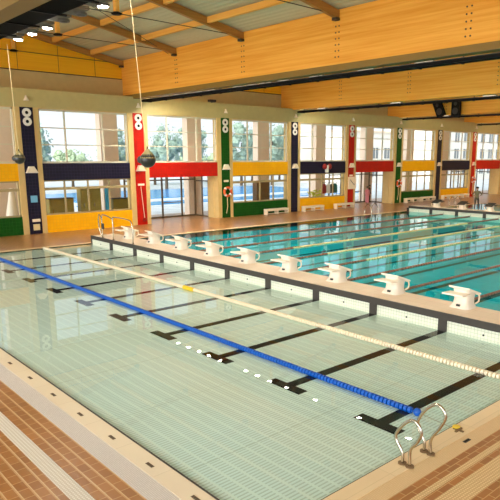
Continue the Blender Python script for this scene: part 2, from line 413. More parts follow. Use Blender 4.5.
for k in range(-1, 8):
    a, c = yc(k) + .72, yc(k+1) - .76
    up, sill = BAYS[k]
    # upper window
    nwin += 1
    wr = thing('window_%d' % nwin, (XW - .12, (a + c)/2, 4.33), None, None); wr['kind'] = 'structure'
    F = MB(); X0, X1 = XW - .22, XW - .12
    F.box(X0, X1, a, a + .1, 4.33, 7.62); F.box(X0, X1, c - .1, c, 4.33, 7.62); F.box(X0, X1, a, c, 4.33, 4.45); F.box(X0, X1, a, c, 7.5, 7.62)
    for y in (a + 1.65, a + 4.2): F.box(X0, X1, y - .05, y + .05, 4.4, 7.55)
    for z in (5.47, 6.5): F.box(X0 + .02, X1 - .02, a, c, z - .035, z + .035)
    F.build('window_frame', M['frame'], wr)
    MB().box(XW - .175, XW - .165, a + .05, c - .05, 4.4, 7.55).build('pane', M['glass'], wr)
    # coloured panel between the windows
    P = MB(); P.box(XW - .3, XW - .02, a, c, 3.28, 4.33)
    tag(P.build('tile_panel', M[up], loc=(XW - .1, (a + c)/2, 3.28)),
        '%s tiled panel between the windows %s' % ({'navy': 'dark navy'}.get(up, up), bayname[k]), 'tile panel')
    if sill:
        P = MB(); P.box(XW - .3, XW - .02, a, c, 0, 1.1)
        tag(P.build('sill_wall', M[sill], loc=(XW - .1, (a + c)/2, 0)), silltxt[k], 'tiled wall')
        nwin += 1
        wr = thing('window_%d' % nwin, (XW - .12, (a + c)/2, 1.1), None, None); wr['kind'] = 'structure'
        F = MB()
        F.box(X0, X1, a, a + .08, 1.1, 3.28); F.box(X0, X1, c - .08, c, 1.1, 3.28); F.box(X0, X1, a, c, 1.1, 1.2); F.box(X0, X1, a, c, 3.2, 3.28)
        for y in (a + 1.37, a + 2.95, a + 4.45): F.box(X0, X1, y - .05, y + .05, 1.15, 3.25)
        F.box(X0 - .02, X1 + .02, a, c, 2.66, 2.82)
        F.build('window_frame', M['wframe'], wr)
        MB().box(XW - .175, XW - .165, a + .05, c - .05, 1.15, 3.25).build('pane', M['glass'], wr)
    else:
        # recessed lobby with glazed doors
        lob = MB(); lob.box(XW - 1.3, XW - .55, c - .05, c + .1, 0, 3.28); lob.box(-9.4, XW - .3, a, c, 3.28, 3.4)
        struct(lob, 'wall_lobby', M['beige'])
        ndoor += 1
        dr = thing('door_%d' % ndoor, (-9.3, (a + c)/2, 0), None, None); dr['kind'] = 'structure'
        F = MB(); d0, d1 = a - .3, c
        xs = [d0, d0 + 1.75, d0 + 3.2, d0 + 5.0, d1]
        for y in xs: F.box(-9.36, -9.26, y - .06, y + .06, 0, 3.28)
        F.box(-9.36, -9.26, d0, d1, 2.9, 3.0); F.box(-9.36, -9.26, d0, d1, 0, .12); F.box(-9.36, -9.26, d0, d1, 3.2, 3.28)
        F.box(-9.35, -9.27, xs[2], xs[3], 1.15, 1.22)
        for x in (-9.3, -8.3, -7.45): F.box(x - .05, x + .05, c - .04, c + .04, 0, 3.28)
        F.box(-9.3, -7.45, c - .04, c + .04, 2.8, 2.9); F.box(-9.3, -7.45, c - .04, c + .04, 0, .1)
        F.build('door_frame', M['dframe'], dr)
        MB().box(-9.3, -7.45, c - .006, c + .006, .05, 3.25).build('pane', M['glass'], dr)
        MB().box(-9.315, -9.305, d0, d1, .05, 3.25).build('pane', M['glass'], dr)
        for y in (xs[1] - .14, xs[1] + .14): MB().tube([(-9.2, y, .9), (-9.2, y, 1.5)], .02, 8).build('door_handle', M['steel'], dr)

ordp = {'navy': 0, 'red': 0, 'green': 0}
place = {0: 'leftmost navy tiled pilaster beside the hanging ball', 1: 'nearest red tiled pilaster, left of the glass doors', 2: 'nearest green tiled pilaster carrying a lifebuoy',
         3: 'navy tiled pilaster between the two nearest benches', 4: 'red tiled pilaster carrying the white clock', 5: 'second green tiled pilaster with lifebuoy, behind the far end of the pool',
         6: 'slim looking navy tiled pilaster, third navy one from the left', 7: 'farthest red tiled pilaster, left of the standing person'}
short = {0: 'leftmost navy pilaster', 1: 'nearest red pilaster', 2: 'nearest green pilaster', 3: 'second navy pilaster', 4: 'second red pilaster', 5: 'second green pilaster', 6: 'third navy pilaster', 7: 'farthest red pilaster'}
for k in range(0, 8):
    y = yc(k)
    t = thing('pilaster', (XW, y, 0), place[k], 'pilaster')
    MB().box(XW - .02, XW + .035, y - .39, y + .39, 0, 7.66).build('tile_strip', M[PCOL[k]], t)
    for z in (7.34, 6.82):
        d = MB().ring((XW + .06, y, z), (1,0,0), .1, .26, .05).build('vent_ring', M['white'], t, smooth=True)
        MB().cyl((XW + .05, y, z), (1,0,0), .1, .03).build('vent_core', M['black'], d)
    # little cone spotlight on the band above
    s = thing('wall_spotlight', (XW + .03, y, 8.0), 'small pale cone spotlight on the band above the ' + short[k], 'spotlight', 'cone spotlights along the band')
    MB().tube([(XW + .17, y, 8.32), (XW + .17, y, 8.24), (XW + .17, y, 8.02)], [.04, .06, .17], 14).build('shade', M['cream'], s, smooth=True)
    MB().tube([(XW + .03, y, 8.28), (XW + .17, y, 8.3)], .025, 8).build('arm', M['cream'], s)
    # wedge uplight on the tiles
    u = thing('wall_lamp', (XW + .03, y, 3.85), 'wedge shaped cream wall lamp on the ' + short[k], 'wall lamp', 'wedge wall lamps on the pilasters')
    MB().slab([(XW + .035, y - .34, 3.8), (XW + .035, y + .34, 3.8), (XW + .035, y + .12, 4.16), (XW + .035, y - .18, 4.16)], (.22, 0, 0)).build('shade', M['cream'], u, bevel=.02)
    MB().box(XW + .035, XW + .22, y - .36, y + .36, 3.76, 3.8).build('rim', M['white'], u)

def small_box(name, x, y, z, dx, dy, dz, m, label, cat, **kk):
    t = thing(name, (x, y, z), label, cat, kk.get('group'))
    MB().box(x, x + dx, y - dy/2, y + dy/2, z - dz/2, z + dz/2).build('housing', m, t, bevel=.01)
    MB().box(x + dx, x + dx + .008, y - dy/2 + .03, y + dy/2 - .03, z - dz/2 + .03, z + dz/2 - .03).build('face', kk.get('m2', m), t)
    return t
XP = XW + .035
small_box('sign', XP, yc(0) + .02, 2.17, .02, .42, .42, M['sky_sign'], 'light blue square sign on the leftmost navy pilaster', 'sign', m2=M['sky_sign'])
small_box('notice', XP, yc(0) + .05, .84, .02, .5, .18, M['cream'], 'narrow cream notice low on the leftmost navy pilaster', 'notice')
small_box('notice', XP, yc(0) + .03, .42, .05, .4, .38, M['cable'], 'square sand coloured box near the foot of the leftmost navy pilaster', 'box')
small_box('notice', XP, yc(1), 2.83, .04, .5, .14, M['cream'], 'small white box above the rescue pole on the nearest red pilaster', 'box')
small_box('notice', XP, yc(2), 2.88, .04, .46, .16, M['cream'], 'small white box above the lifebuoy on the nearest green pilaster', 'box')
small_box('notice', XP, yc(4), 3.0, .04, .46, .16, M['cream'], 'small white box above the clock on the second red pilaster', 'box')
# rescue pole on red pilaster, float lines
t = thing('rescue_pole', (XP + .05, yc(1), .4), 'thin white rescue pole leaning on the nearest red pilaster', 'rescue pole')
MB().tube([(XP + .05, yc(1) - .05, 2.7), (XP + .08, yc(1) + .12, .5)], .022, 8).build('pole', M['cream'], t)
MB().torus((XP + .08, yc(1) + .12, .38), (1,0,0), .12, .02, 14, 6).build('hook', M['dark'], t)
for k, lb in ((2, 'orange lifebuoy hanging on the nearest green pilaster'), (5, 'orange lifebuoy hanging on the second green pilaster'), (7, 'orange lifebuoy hanging on the farthest red pilaster')):
    t = thing('lifebuoy', (XP + .14, yc(k) + .05, 2.0), lb, 'lifebuoy', 'lifebuoys on the pilasters')
    MB().torus((XP + .14, yc(k) + .05, 2.05), (1,0,0), .33, .1, 22, 8).build('ring', M['buoy'], t, smooth='all')
    for a in range(4):
        q = PI/4 + a*PI/2
        MB().cyl((XP + .14, yc(k) + .05 + .33*math.cos(q), 2.05 + .33*math.sin(q)), (0, -math.sin(q), math.cos(q)), .112, .12, 10).build('band', M['white'], t, smooth=True)
    MB().tube([(XP + .06, yc(k) + .05, 1.72), (XP + .06, yc(k) + .08, .9), (XP + .06, yc(k) - .04, .35)], .035, 8).build('line', M['cable'], t)
# clock
t = thing('clock', (XP, yc(4) + .15, 2.3), 'white square clock with dark hands on the second red pilaster', 'clock')
MB().box(XP, XP + .08, yc(4) - .42, yc(4) + .72, 1.72, 2.88).build('case', M['cream'], t, bevel=.02)
MB().bar((XP + .1, yc(4) + .15, 2.3), (XP + .1, yc(4) - .18, 2.62), .02, .05, up=(1,0,0)).build('hand', M['dark'], t)
MB().bar((XP + .1, yc(4) + .15, 2.3), (XP + .1, yc(4) + .42, 2.12), .02, .05, up=(1,0,0)).build('hand', M['dark'], t)
# red fixture on navy panel
t = thing('wall_horn', (XW, 35.7, 3.7), 'dull red double horn with a white face fixed to the second navy panel', 'horn')
MB().ball((XW + .18, 35.4, 3.88), .26, 14, 8, sq=(.6,1,1)).build('horn', M['reds'], t, smooth='all')
MB().ball((XW + .18, 36.05, 3.88), .26, 14, 8, sq=(.6,1,1)).build('horn', M['reds'], t, smooth='all')
MB().box(XW, XW + .3, 35.62, 35.8, 3.35, 4.0).build('bracket', M['white'], t)
t = thing('camera_housing', (XW + .03, 23.1, 8.73), 'small dark camera on top of the beige band near the nearest green pilaster', 'camera')
MB().box(XW - .2, XW + .1, 22.8, 23.4, 8.78, 8.95).build('body', M['dark'], t, bevel=.02); MB().box(XW - .15, XW - .05, 23.05, 23.15, 8.73, 8.78).build('foot', M['dark'], t)

# ------------------------------------------------------------------ gable panels, beams, trusses, catwalks
FILL_W = 780  # power of each fill light added above the catwalks
bn = ['behind the camera', 'nearest', 'second', 'third', 'fourth', 'fifth', 'sixth']
gl = {1: 'large golden plywood gable panel above the upper wall at top left', 2: 'golden plywood gable panel between the two big timber beams', 3: 'far golden plywood gable panel behind the loudspeakers', 4: 'farthest golden plywood gable panel at the right edge'}
for i in (1, 2, 3, 4):
    b0, b1 = BEAMS[i], BEAMS[i+1]; mid = (b0 + b1)/2
    t = thing('gable_panel', (XU, mid, 9.93), gl[i], 'wooden panel')
    MB().slab([(XU - .12, b0 + .28, 9.94), (XU - .12, b1 - .28, 9.94), (XU - .12, b1 - .28, 11.16), (XU - .12, mid, 12.54), (XU - .12, b0 + .28, 11.16)], (.1, 0, 0)).build('board', M['ply'], t)
    for dy in (-5., -2.5, .24, 2.8, 5.27):
        MB().box(XU - .021, XU - .012, mid + dy - .012, mid + dy + .012, 9.95, roofz(mid + dy) - .1).build('joint_strip', M['wire'], t)
    MB().box(XU - .021, XU + .02, b0 + .28, b1 - .28, 9.94, 9.99).build('bottom_strip', M['wire'], t)
bl = {1: 'nearest timber roof beam crossing the top left corner', 2: 'huge orange timber roof beam spanning the middle of the photo', 3: 'second orange timber roof beam, behind the big one',
      4: 'third orange timber beam, behind the two loudspeakers', 5: 'farthest timber beam at the right edge above the far pilasters'}
RX = [-7.35, -.77, 5.66, 12.37, 18.9, 25.5, 32.]
for i in range(1, 6):
    b = BEAMS[i]
    t = thing('timber_beam', (16, b, 8.65), bl[i], 'roof beam')
    MB().box(XU - .2, XMAX, b - .27, b + .27, 8.65, 11.2).build('beam', M['glulam'], t, bevel=.02)
    if i < 3: MB().box(XU, XMAX, b - .29, b + .28, 8.6, 8.88).build('bottom_plate', M['olive'], t)
    for x in RX[1:5]:
        q = MB()
        for dx in (-.1, .1):
            for j in range(6): q.cyl((x + dx, b - .275, 10.5 - .26*j), (0,1,0), .035, .02, 8)
        q.build('bolt_group', M['wire'], t)
    # catwalk with lamps on the far side of the beam
    ct = thing('catwalk', (16, b + .95, 8.7), {1: 'black catwalk with lamps along the nearest beam at top left', 2: 'dark catwalk under the far side of the big timber beam', 3: 'dark catwalk along the second timber beam',
               4: 'dark catwalk along the third timber beam', 5: 'far dark catwalk at the right edge'}[i], 'catwalk', None)
    WE = 1.25 if i == 1 else 1.0
    zc = 8.7 if i == 1 else 8.45
    MB().box(XU + .4, XMAX, b + .3, b + WE, zc, zc + .06).build('walkway', M['catwalk'], ct)
    for x in range(-6, 40, 2): MB().box(x, x + .08, b + .3, b + WE + (.2 if i == 1 else 0), zc - .03, zc + .02).build('cross_bar', M['black'], ct)
    MB().box(XU + .4, XMAX, b + WE - .05, b + WE + .01, zc, zc + .16).build('edge_bar', M['black'], ct)
    MB().box(XU + .4, XMAX, b + .29, b + .34, zc - .03, zc + .1).build('edge_bar', M['black'], ct)
    hr = MB().tube([(XU + .4, b + WE - .02, zc + 1.05), (XMAX, b + WE - .02, zc + 1.05)], .025, 6).build('handrail', M['black'], ct)
    for x in range(-6, 40, 4): MB().box(x, x + .05, b + WE - .04, b + WE + .01, zc + .16, zc + 1.05).build('baluster', M['black'], hr)
    # added fill lights with made-up trays on the walkway, to brighten roof and beams
    ul = thing('uplight_batten', (16, b + .57, zc + .065), 'long uplight batten on the %s' % {1: 'nearest catwalk at top left', 2: 'catwalk of the big timber beam', 3: 'catwalk of the second timber beam',
               4: 'catwalk of the third timber beam', 5: 'farthest catwalk'}[i], 'lamp')
    MB().box(-6.5, 38, b + .45, b + .7, zc + .065, zc + .16).build('tray', M['catgrey'], ul)
    ld = bpy.data.lights.new('added_uplight', 'AREA'); ld.shape = 'RECTANGLE'; ld.size = 44; ld.size_y = .2; ld.energy = FILL_W; ld.color = (1, .96, .88)
    lo = bpy.data.objects.new('added_uplight', ld); COL.objects.link(lo); lo.location = (16, b + .57, zc + .2); lo.rotation_euler = (PI - .35, 0, 0)
LAMPY = {1: 1.72, 2: 1.3, 3: 1.3, 4: 1.3, 5: 1.3}
LAMPX = {1: [9.46, 10.72, 11.98, 13.22, 14.38, 15.73, 17.0, 18.3, 19.6, 20.9, 22.2],
         2: [-4.2, -2.8, -1.54, -.39, .92, 3.59, 4.76, 5.97, 7.4, 9.81, 12.98, 16.14, 20., 24.],
         3: [-4., 3.6, 11.07, 12.25, 19.5], 4: [-1.63, 5., 13., 20.], 5: [-1.77, -.34, 9., 17.]}
OFF = {1: (13.22, 14.38)}
for i, xs in LAMPX.items():
    y = BEAMS[i] + LAMPY[i]
    for j, x in enumerate(xs):
        lit = x not in OFF.get(i, ())
        cnt = ORD[j]
        where = {1: 'nearest catwalk at top left', 2: 'catwalk of the big timber beam', 3: 'catwalk of the second timber beam', 4: 'catwalk of the third timber beam', 5: 'farthest catwalk'}[i]
        t = thing('downlight', (x, y, 8.64), '%s round %s lamp from the window wall, under the %s' % (cnt, 'lit' if lit else 'unlit', where), 'lamp', 'round lamps under the catwalks')
        hz = 8.765 if i == 1 else 8.64
        MB().box(x - .45, x + .45, y - (.42 if i == 1 else .29), y + .05, hz, hz + .1).build('housing', M['catgrey'], t)
        if i == 1:
            MB().ring((x, y, 8.73), (0,0,1), .14, .17, .07, 20).build('rim', M['catgrey'], t, smooth=True)
            MB().tube([(x, y, 8.72), (x, y, 8.69), (x, y, 8.67)], [.14, .13, .07], 20).build('lens', M['lamp'] if lit else M['lampoff'], t, smooth='all')
        else:
            MB().ring((x, y, 8.62), (0,0,1), .15, .19, .05, 20).build('rim', M['catgrey'], t, smooth=True)
            MB().cyl((x, y, 8.615), (0,0,1), .15, .02, 20).build('lens', M['lamp2'], t)
# trusses: two rafters, king post, tie rods
def truss(x, i, label):
    b0, b1 = BEAMS[i], BEAMS[i+1]; mid = (b0 + b1)/2
    t = thing('roof_truss', (x, mid, 11.0), label, 'roof truss', 'gabled roof trusses between the beams')
    for s, b in ((1, b1 - .27), (-1, b0 + .27)):
        za, zb = 11.15, 11.15 + .185*7.22
        r = MB().slab([(x - .11, b, za - .36), (x - .11, mid, zb - .36), (x - .11, mid, zb), (x - .11, b, za)], (.22, 0, 0)).build('rafter', M['rafter'], t, bevel=.01)
        MB().box(x - .14, x + .14, b - .12*s - .12, b - .12*s + .12, 10.72, 10.84).build('shoe', M['wire'], r)
        MB().tube([(x, mid, 11.02), (x, b - .25*s, 10.98)], .022, 6).build('tie_rod', M['wire'], t)
    kp = MB().box(x - .1, x + .1, mid - .1, mid + .1, 11.05, 12.3).build('king_post', M['purlin'], t)
    MB().tube([(x, mid, 11.08), (x, mid, 11.02), (x, mid, 10.96)], [.12, .26, .2], 12).build('foot', M['black'], kp)
    return t
tn = ['against the window wall', 'second from the window wall', 'third from the window wall', 'fourth from the window wall', 'fifth from the window wall', 'sixth from the window wall']
base = truss(RX[1], 1, None)
for i in (1, 2, 3):
    for j, x in enumerate(RX[:6]):
        o = base if (i == 1 and j == 1) else copy_tree(base)
        o.location = (x, (BEAMS[i] + BEAMS[i+1])/2, 11.0)
        o['label'] = 'brown timber roof truss %s, in the %s roof bay' % (tn[j], ['', 'nearest', 'second', 'third'][i])
# purlins
pn = {-4.95: 'low on the near slope', -2.45: 'high on the near slope', 2.45: 'high on the far slope', 4.95: 'low on the far slope'}
for i in (1, 2):
    mid = (BEAMS[i] + BEAMS[i+1])/2
    for dy in (-4.95, -2.45, 2.45, 4.95):
        z = 11.15 + .185*(7.22 - abs(dy))
        tag(MB().box(XU, XMAX, mid + dy - .09, mid + dy + .09, z - .27, z + .01).build('purlin', M['purlin'], loc=(16, mid + dy, z - .27)),
            'orange timber purlin %s of the %s roof bay' % (pn[dy], ['', 'nearest', 'second'][i]), 'purlin', 'purlins under the roof sheets')
tag(MB().tube([(2.5, 9.3, 12.05), (-1.3, 16.3, 10.9)], .016, 6).build('bracing_wire', M['wire']), 'thin dark bracing wire running diagonally under the nearest roof bay', 'wire')

# hanging balls
for x, z, tx, lb in ((17.8, 4.74, -.5, 'larger dark ball hanging on a cable in front of the nearest red pilaster'), (8.72, 4.73, -.2, 'smaller dark ball hanging on a cable beside the leftmost navy pilaster')):
    y = 3.42
    t = thing('hanging_ball', (x, y, z), lb, 'hanging ball', 'dark balls hung from the nearest catwalk')
    MB().ball((x, y, z - .02), .2, 22, 14).build('shell', M['orb'], t, smooth='all')
    c = MB().tube([(x, y, z + .26), (x, y, z + .2), (x, y, z + .1), (x, y, z + .02)], [.03, .07, .16, .2], 18).build('cap', M['orbtop'], t, smooth=True)
    MB().torus((x, y, z + .27), (.6,.8,0), .035, .012, 12, 6).build('eyelet', M['black'], t)
    MB().tube([(x, y, z + .28), (x + tx*.3, y, z + .9), (x + tx*.45, y, z + 1.6), (x + tx, y, 8.66)], .009, 6).build('cable', M['cable'], t)
    MB().ball((x - .13, y - .12, z - .02), .1, 14, 8).build('driver', M['dark'], t, smooth='all')

# loudspeakers hung on the front of the third beam
for x, rot, lb in ((-1.05, .42, 'left black loudspeaker, tilted, hung before the third timber beam'), (.75, 0, 'right black loudspeaker, upright, hung before the third timber beam')):
    fy = BEAMS[4] - .27
    t = thing('loudspeaker', (x, fy - .5, 9.2), lb, 'loudspeaker', 'black loudspeakers hung on the third beam')
    o = MB().slab([(-.42, -.3, -.72), (.42, -.3, -.72), (.34, .2, -.72), (-.34, .2, -.72)], (0, 0, 1.44)).build('cabinet', M['black'], None, bevel=.03)
    o.parent = t; o.data.transform(Matrix.Rotation(-rot, 4, 'Y'))
    q = MB().cyl((0, -.31, -.28), (0,1,0), .3, .04).cyl((0, -.31, .36), (0,1,0), .16, .04).build('driver', M['dark'], None, smooth=True)
    q.parent = t; q.data.transform(Matrix.Rotation(-rot, 4, 'Y'))
    MB().bar((x, fy - .36, 9.2), (x, fy, 9.2), .16, .3).build('bracket', M['dark'], t)
# ------------------------------------------------------------------ bulkheads
LX = [2.61 + 2.5*k for k in range(10)]      # lane centres
def bulkhead(y, label):
    t = thing('pool_bulkhead', (XR/2, y, 0), label, 'bulkhead')
    x0, x1 = .3, XR - .15
    MB().box(x0, x1, y + .03, y + 1.42, .3, .47).build('deck_slab', M['bdeck'], t)
    MB().box(x0 + .05, x1 - .05, y + .05, y + 1.38, -.74, .3).build('front_panel', M['bpanel'], t)
    MB().box(x0, x1, y - .02, y + .04, .29, .49).build('edge_rail', M['bdark'], t)
    for x in LX[:-1] + [LX[-1]]: MB().box(x - .13, x + .13, y - .01, y + .06, -.05, .3).build('post', M['bdark'], t)
    MB().box(x0 - .25, x0, y + .1, y + 1.3, .02, .3).build('end_bearing', M['bdark'], t)
    q = MB()
    for x in LX: q.cyl((x - 1.25, y + .045, .1), (0,1,0), .03, .02, 8)
    q.build('bolt', M['dark'], t)
    return t
bulkhead(YB, 'long cream bulkhead with dark rail crossing the middle of the pool')
bulkhead(YB2, 'far narrow bulkhead with dark rail at the right edge of the pool')

# starting blocks
def block(kind):
    t = thing('starting_block', (0, 0, 0), None, 'starting block')
    # pedestal: flared shell, profile in Y-Z, drawn as stacked rounded sections
    secs = [(0, .34, .32, .04), (.03, .32, .31, .05), (.13, .26, .26, .08), (.26, .245, .25, .1), (.4, .26, .28, .1), (.47, .27, .3, .1)]
    q = MB(); n = 20; vs = []
    for z, hx, hy, oy in secs:
        for j in range(n):
            a = 2*PI*j/n; ca, sa = math.cos(a), math.sin(a); e = .55
            vs.append((hx*math.copysign(abs(ca)**e, ca), oy + hy*math.copysign(abs(sa)**e, sa), z))
    top = lambda y: .36 + (.46 - y)*.343 - .005
    vs = [(x, y, (top(y) if i >= 5*n else min(z, top(y) - .03))) for i, (x, y, z) in enumerate(vs)]
    fs = [(i*n + j, i*n + (j+1) % n, (i+1)*n + (j+1) % n, (i+1)*n + j) for i in range(len(secs) - 1) for j in range(n)]
    fs += [tuple(range(n))[::-1], tuple(range((len(secs)-1)*n, len(secs)*n))]
    q._add(vs, fs); q.build('pedestal', M['blockbody'], t, smooth=True)
    q = MB(); q.slab([(-.34, -.24, .6), (-.34, .46, .36), (-.34, .46, .41), (-.34, -.24, .65)], (.68, 0, 0))
    q.build('platform', M['blockplate'] if kind == 0 else M['dark'], t, bevel=.012)
    q = MB(); q.slab([(-.34, -.6, .44), (-.34, -.14, .42), (-.34, -.14, .47), (-.34, -.6, .49)], (.68, 0, 0))
    q.build('footrest', M['blockplate'] if kind == 0 else M['dark'], t, bevel=.012)
    for s in (-1, 1):
        MB().tube([(.27*s, .3, .4), (.29*s, .42, .36), (.29*s, .45, .26), (.29*s, .42, .15), (.26*s, .3, .1)], .026, 8).build('handle', M['cream'], t, smooth='all')
    MB().box(-.06, .06, -.245, -.205, .06, .12).build('number_plate', M['dark'], t)
    return t
proto = [block(0), block(1)]
nb = 0
for kind, ypos in ((0, YB + 1.06), (1, YB2 + 1.0)):
    for j, x in enumerate(LX):
        if kind == 1 and j > 3: continue
        o = proto[kind] if j == 0 else copy_tree(proto[kind])
        o.location = (x - .02, ypos, .47)
        if kind == 1: o.rotation_euler = (0, 0, PI)
        o['label'] = ('white moulded starting block on the near bulkhead, %s from the window wall' if kind == 0 else 'dark topped starting block on the far bulkhead, %s from the window wall') % ORD[j]
        o['group'] = 'white starting blocks on the near bulkhead' if kind == 0 else 'dark topped starting blocks on the far bulkhead'

# lane markings
for j, x in enumerate(LX):
    tag(MB().slab([(x - .5, 3.64, -.058), (x + .5, 3.64, -.058), (x + .5, 3.9, -.058), (x + .125, 3.9, -.058), (x + .125, YB + .04, -.058), (x - .125, YB + .04, -.058), (x - .125, 3.9, -.058), (x - .5, 3.9, -.058)],
        (0, 0, .008)).build('lane_marking', M['lanemark'], loc=(x, 3.64, -.06)),
        'black T shaped lane marking in the teaching pool, %s from the window wall' % ORD[j], 'lane marking', 'black T markings on the slatted floor')
    for ya, yb, nm in ((YB + 1.5, YB2 - .05, 'turquoise pool'), ):
        tag(MB().box(x - .14, x + .14, ya, yb, -.752, -.742).build('lane_marking', M['lanedeep'], loc=(x, ya, -.75)),
            'dark lane line on the bottom of the turquoise pool, %s from the window wall' % ORD[j], 'lane marking', 'lane lines under the turquoise water')
# lane ropes of the competition pool
for j in range(9):
    x = LX[j] + 1.25
    t = thing('lane_rope', (x, YB + 1.42, 0), 'floating lane rope in the turquoise pool, %s from the window wall' % ORD[j], 'lane rope', 'lane ropes of the competition pool')
    y0, y1 = YB + 1.5, YB2 - .02
    ysp = 17.2; ysq = 35.
    MB().floats((x, y0, .0), (x, ysp, .0), .058, .2, n=8).build('end_floats', M['rope_brown'], t)
    mid = M['rope_sand'] if j in (2, 3, 4) else M['rope_brown']
    MB().floats((x, ysp, .0), (x, ysq, .0), .058, .2, n=8).build('middle_floats', mid, t)
    MB().floats((x, ysq, .0), (x, y1, .0), .058, .2, n=8).build('end_floats', M['rope_brown'], t)
# blue and cream ropes of the teaching pool
t = thing('lane_rope', (12.8, 4.56, 0), 'bright blue float rope across the teaching pool in the foreground', 'lane rope')
MB().floats((.05, 4.45, .02), (25.3, 4.58, .02), .065, .095, n=12).build('float_line', M['rope_blue'], t, smooth=True)
MB().ball((25.4, 4.58, .03), .08, 16, 10).build('end_float', M['rope_blue'], t, smooth='all')
MB().tube([(25.5, 4.58, .02), (26.17, 4.6, -.04)], .005, 6).build('tether', M['steel'], t)
t = thing('lane_rope', (12.8, 7.5, 0), 'cream white float rope across the teaching pool, nearer the bulkhead', 'lane rope')
MB().floats((.05, 7.3, .02), (13.1, 7.45, .02), .065, .095, n=10).build('float_line', M['rope_white'], t, smooth=True)
MB().floats((13.1, 7.45, .02), (13.75, 7.46, .02), .08, .1, n=10).build('marker_floats', M['rope_yellow'], t, smooth=True)
MB().floats((13.75, 7.46, .02), (XR - .1, 7.52, .02), .065, .095, n=10).build('float_line', M['rope_white'], t, smooth=True)

# ------------------------------------------------------------------ deck fittings
dx = [16.0 + 1.275*i for i in range(-4, 9)]
for j, x in enumerate(reversed(dx)):
    t = thing('drain_cover', (x, -.2, .012), 'small brown drain slot in the left coping, %s from the bottom of the photo' % ORD[j], 'drain', 'drain slots along the left coping')
    MB().box(x - .095, x + .095, -.23, -.17, .0, .016).build('plate', M['slot'], t)
    q = MB()
    for s in range(4): q.box(x - .08 + .043*s, x - .055 + .043*s, -.222, -.178, .016, .018)
    q.build('slot', M['wire'], t)
def spline(P, n=6):
    P = [Vector(p) for p in P]; Q = [2*P[0] - P[1]] + P + [2*P[-1] - P[-2]]; out = []
    for i in range(1, len(Q) - 2):
        for s in range(n):
            u = s/n; a, b_, c, d = Q[i-1], Q[i], Q[i+1], Q[i+2]
            out.append(.5*((2*b_) + (c - a)*u + (2*a - 5*b_ + 4*c - d)*u*u + (3*b_ - a - 3*c + d)*u**3))
    return out + [P[-1]]
def grab(xs, y, label):
    t = thing('grab_rail', (26.4, y, .012), label, 'grab rail', 'stainless grab rails of the pool ladder')
    MB().tube(spline([(x, y, z) for x, z in xs]), .026, 12).build('rail', M['steel'], t, smooth='all')
    for x in (xs[0][0], xs[-1][0]): MB().cyl((x, y, .022), (0,0,1), .07, .02, 18).build('flange', M['slot'], t, smooth=True)
    return t
grab([(26.34, .01), (26.33, .2), (26.19, .42), (26.28, .62), (26.44, .78), (26.57, .79), (26.66, .66), (26.6, .48), (26.48, .3), (26.48, .01)], 2.8, 'nearer stainless looped grab rail at the bottom right pool edge')
grab([(26.35, .01), (26.34, .2), (26.2, .42), (26.24, .6), (26.37, .79), (26.52, .9), (26.65, .87), (26.71, .74), (26.62, .53), (26.47, .27), (26.48, .01)], 3.39, 'farther stainless looped grab rail, right of the blue rope end')
t = thing('socket_cover', (26.3, 4.52, .012), 'small yellow cap with dark cross on the right coping', 'cap')
MB().cyl((26.25, 4.56, .03), (0,0,1), .07, .04, 16).build('cap', M['rope_yellow'], t, smooth=True)
q = MB(); q.box(26.23, 26.43, 4.48, 4.52, .012, .03); q.box(26.31, 26.35, 4.4, 4.6, .012, .04); q.build('cross', M['slot'], t)
t = thing('drain_cover', (26.63, 4.27, .004), 'dark slim drain slot in the sand mosaic right of the grab rails', 'drain')
MB().box(26.6, 26.66, 4.18, 4.36, .0, .012).build('plate', M['dark'], t); MB().box(26.62, 26.64, 4.2, 4.34, .012, .014).build('slot', M['black'], t)

# handrail on bulkhead end
t = thing('handrail', (3, YB + .2, .47), 'thin stainless handrail with three posts at the window end of the near bulkhead', 'handrail')
y = YB + .12
MB().tube(spline([(1.5, y, .47), (1.5, y, 1.55), (1.75, y, 1.72), (2.5, y, 1.62), (2.72, y, 1.45), (2.72, y, .47)]), .03, 8).build('rail', M['steel'], t, smooth='all')
MB().tube(spline([(2.72, y, .6), (2.74, y, 1.55), (3.0, y, 1.68), (4.4, y, 1.66), (4.78, y, 1.4), (4.8, y, .47)]), .03, 8).build('rail', M['steel'], t, smooth='all')
MB().tube(spline([(1.5, y, 1.5), (1.2, y, 1.7), (.9, y + .1, 1.45), (.85, y + .15, .9), (1.05, y + .2, .47)]), .03, 8).build('rail', M['steel'], t, smooth='all')
MB().box(1.46, 1.7, y - .03, y + .02, .95, 1.25).build('plate', M['bdark'], t)
for x in (1.5, 2.72, 4.8): MB().cyl((x, y, .48), (0,0,1), .07, .02, 12).build('flange', M['steel'], t)
# ladder rails on the far edge of the competition pool
for x, y, lb in ((-.3, 34.8, 'pale looped ladder rails at the far pool edge before the clock'), (-.3, 48.0, 'pale looped ladder rails behind the left end of the far bulkhead')):
    t = thing('pool_ladder', (x, y, .012), lb, 'ladder')
    for dy in (0, .9):
        MB().tube(spline([(x - .35, y + dy, .01), (x - .4, y + dy, .45), (x - .1, y + dy, .85), (x + .2, y + dy, .7), (x + .36, y + dy, .2), (x + .36, y + dy, -.5)]), .03, 8).build('rail', M['steel'], t, smooth='all')
    q = MB(); 
    for z in (-.15, -.42): q.box(x + .3, x + .42, y, y + .9, z, z + .03)
    q.build('step', M['steel'], t)

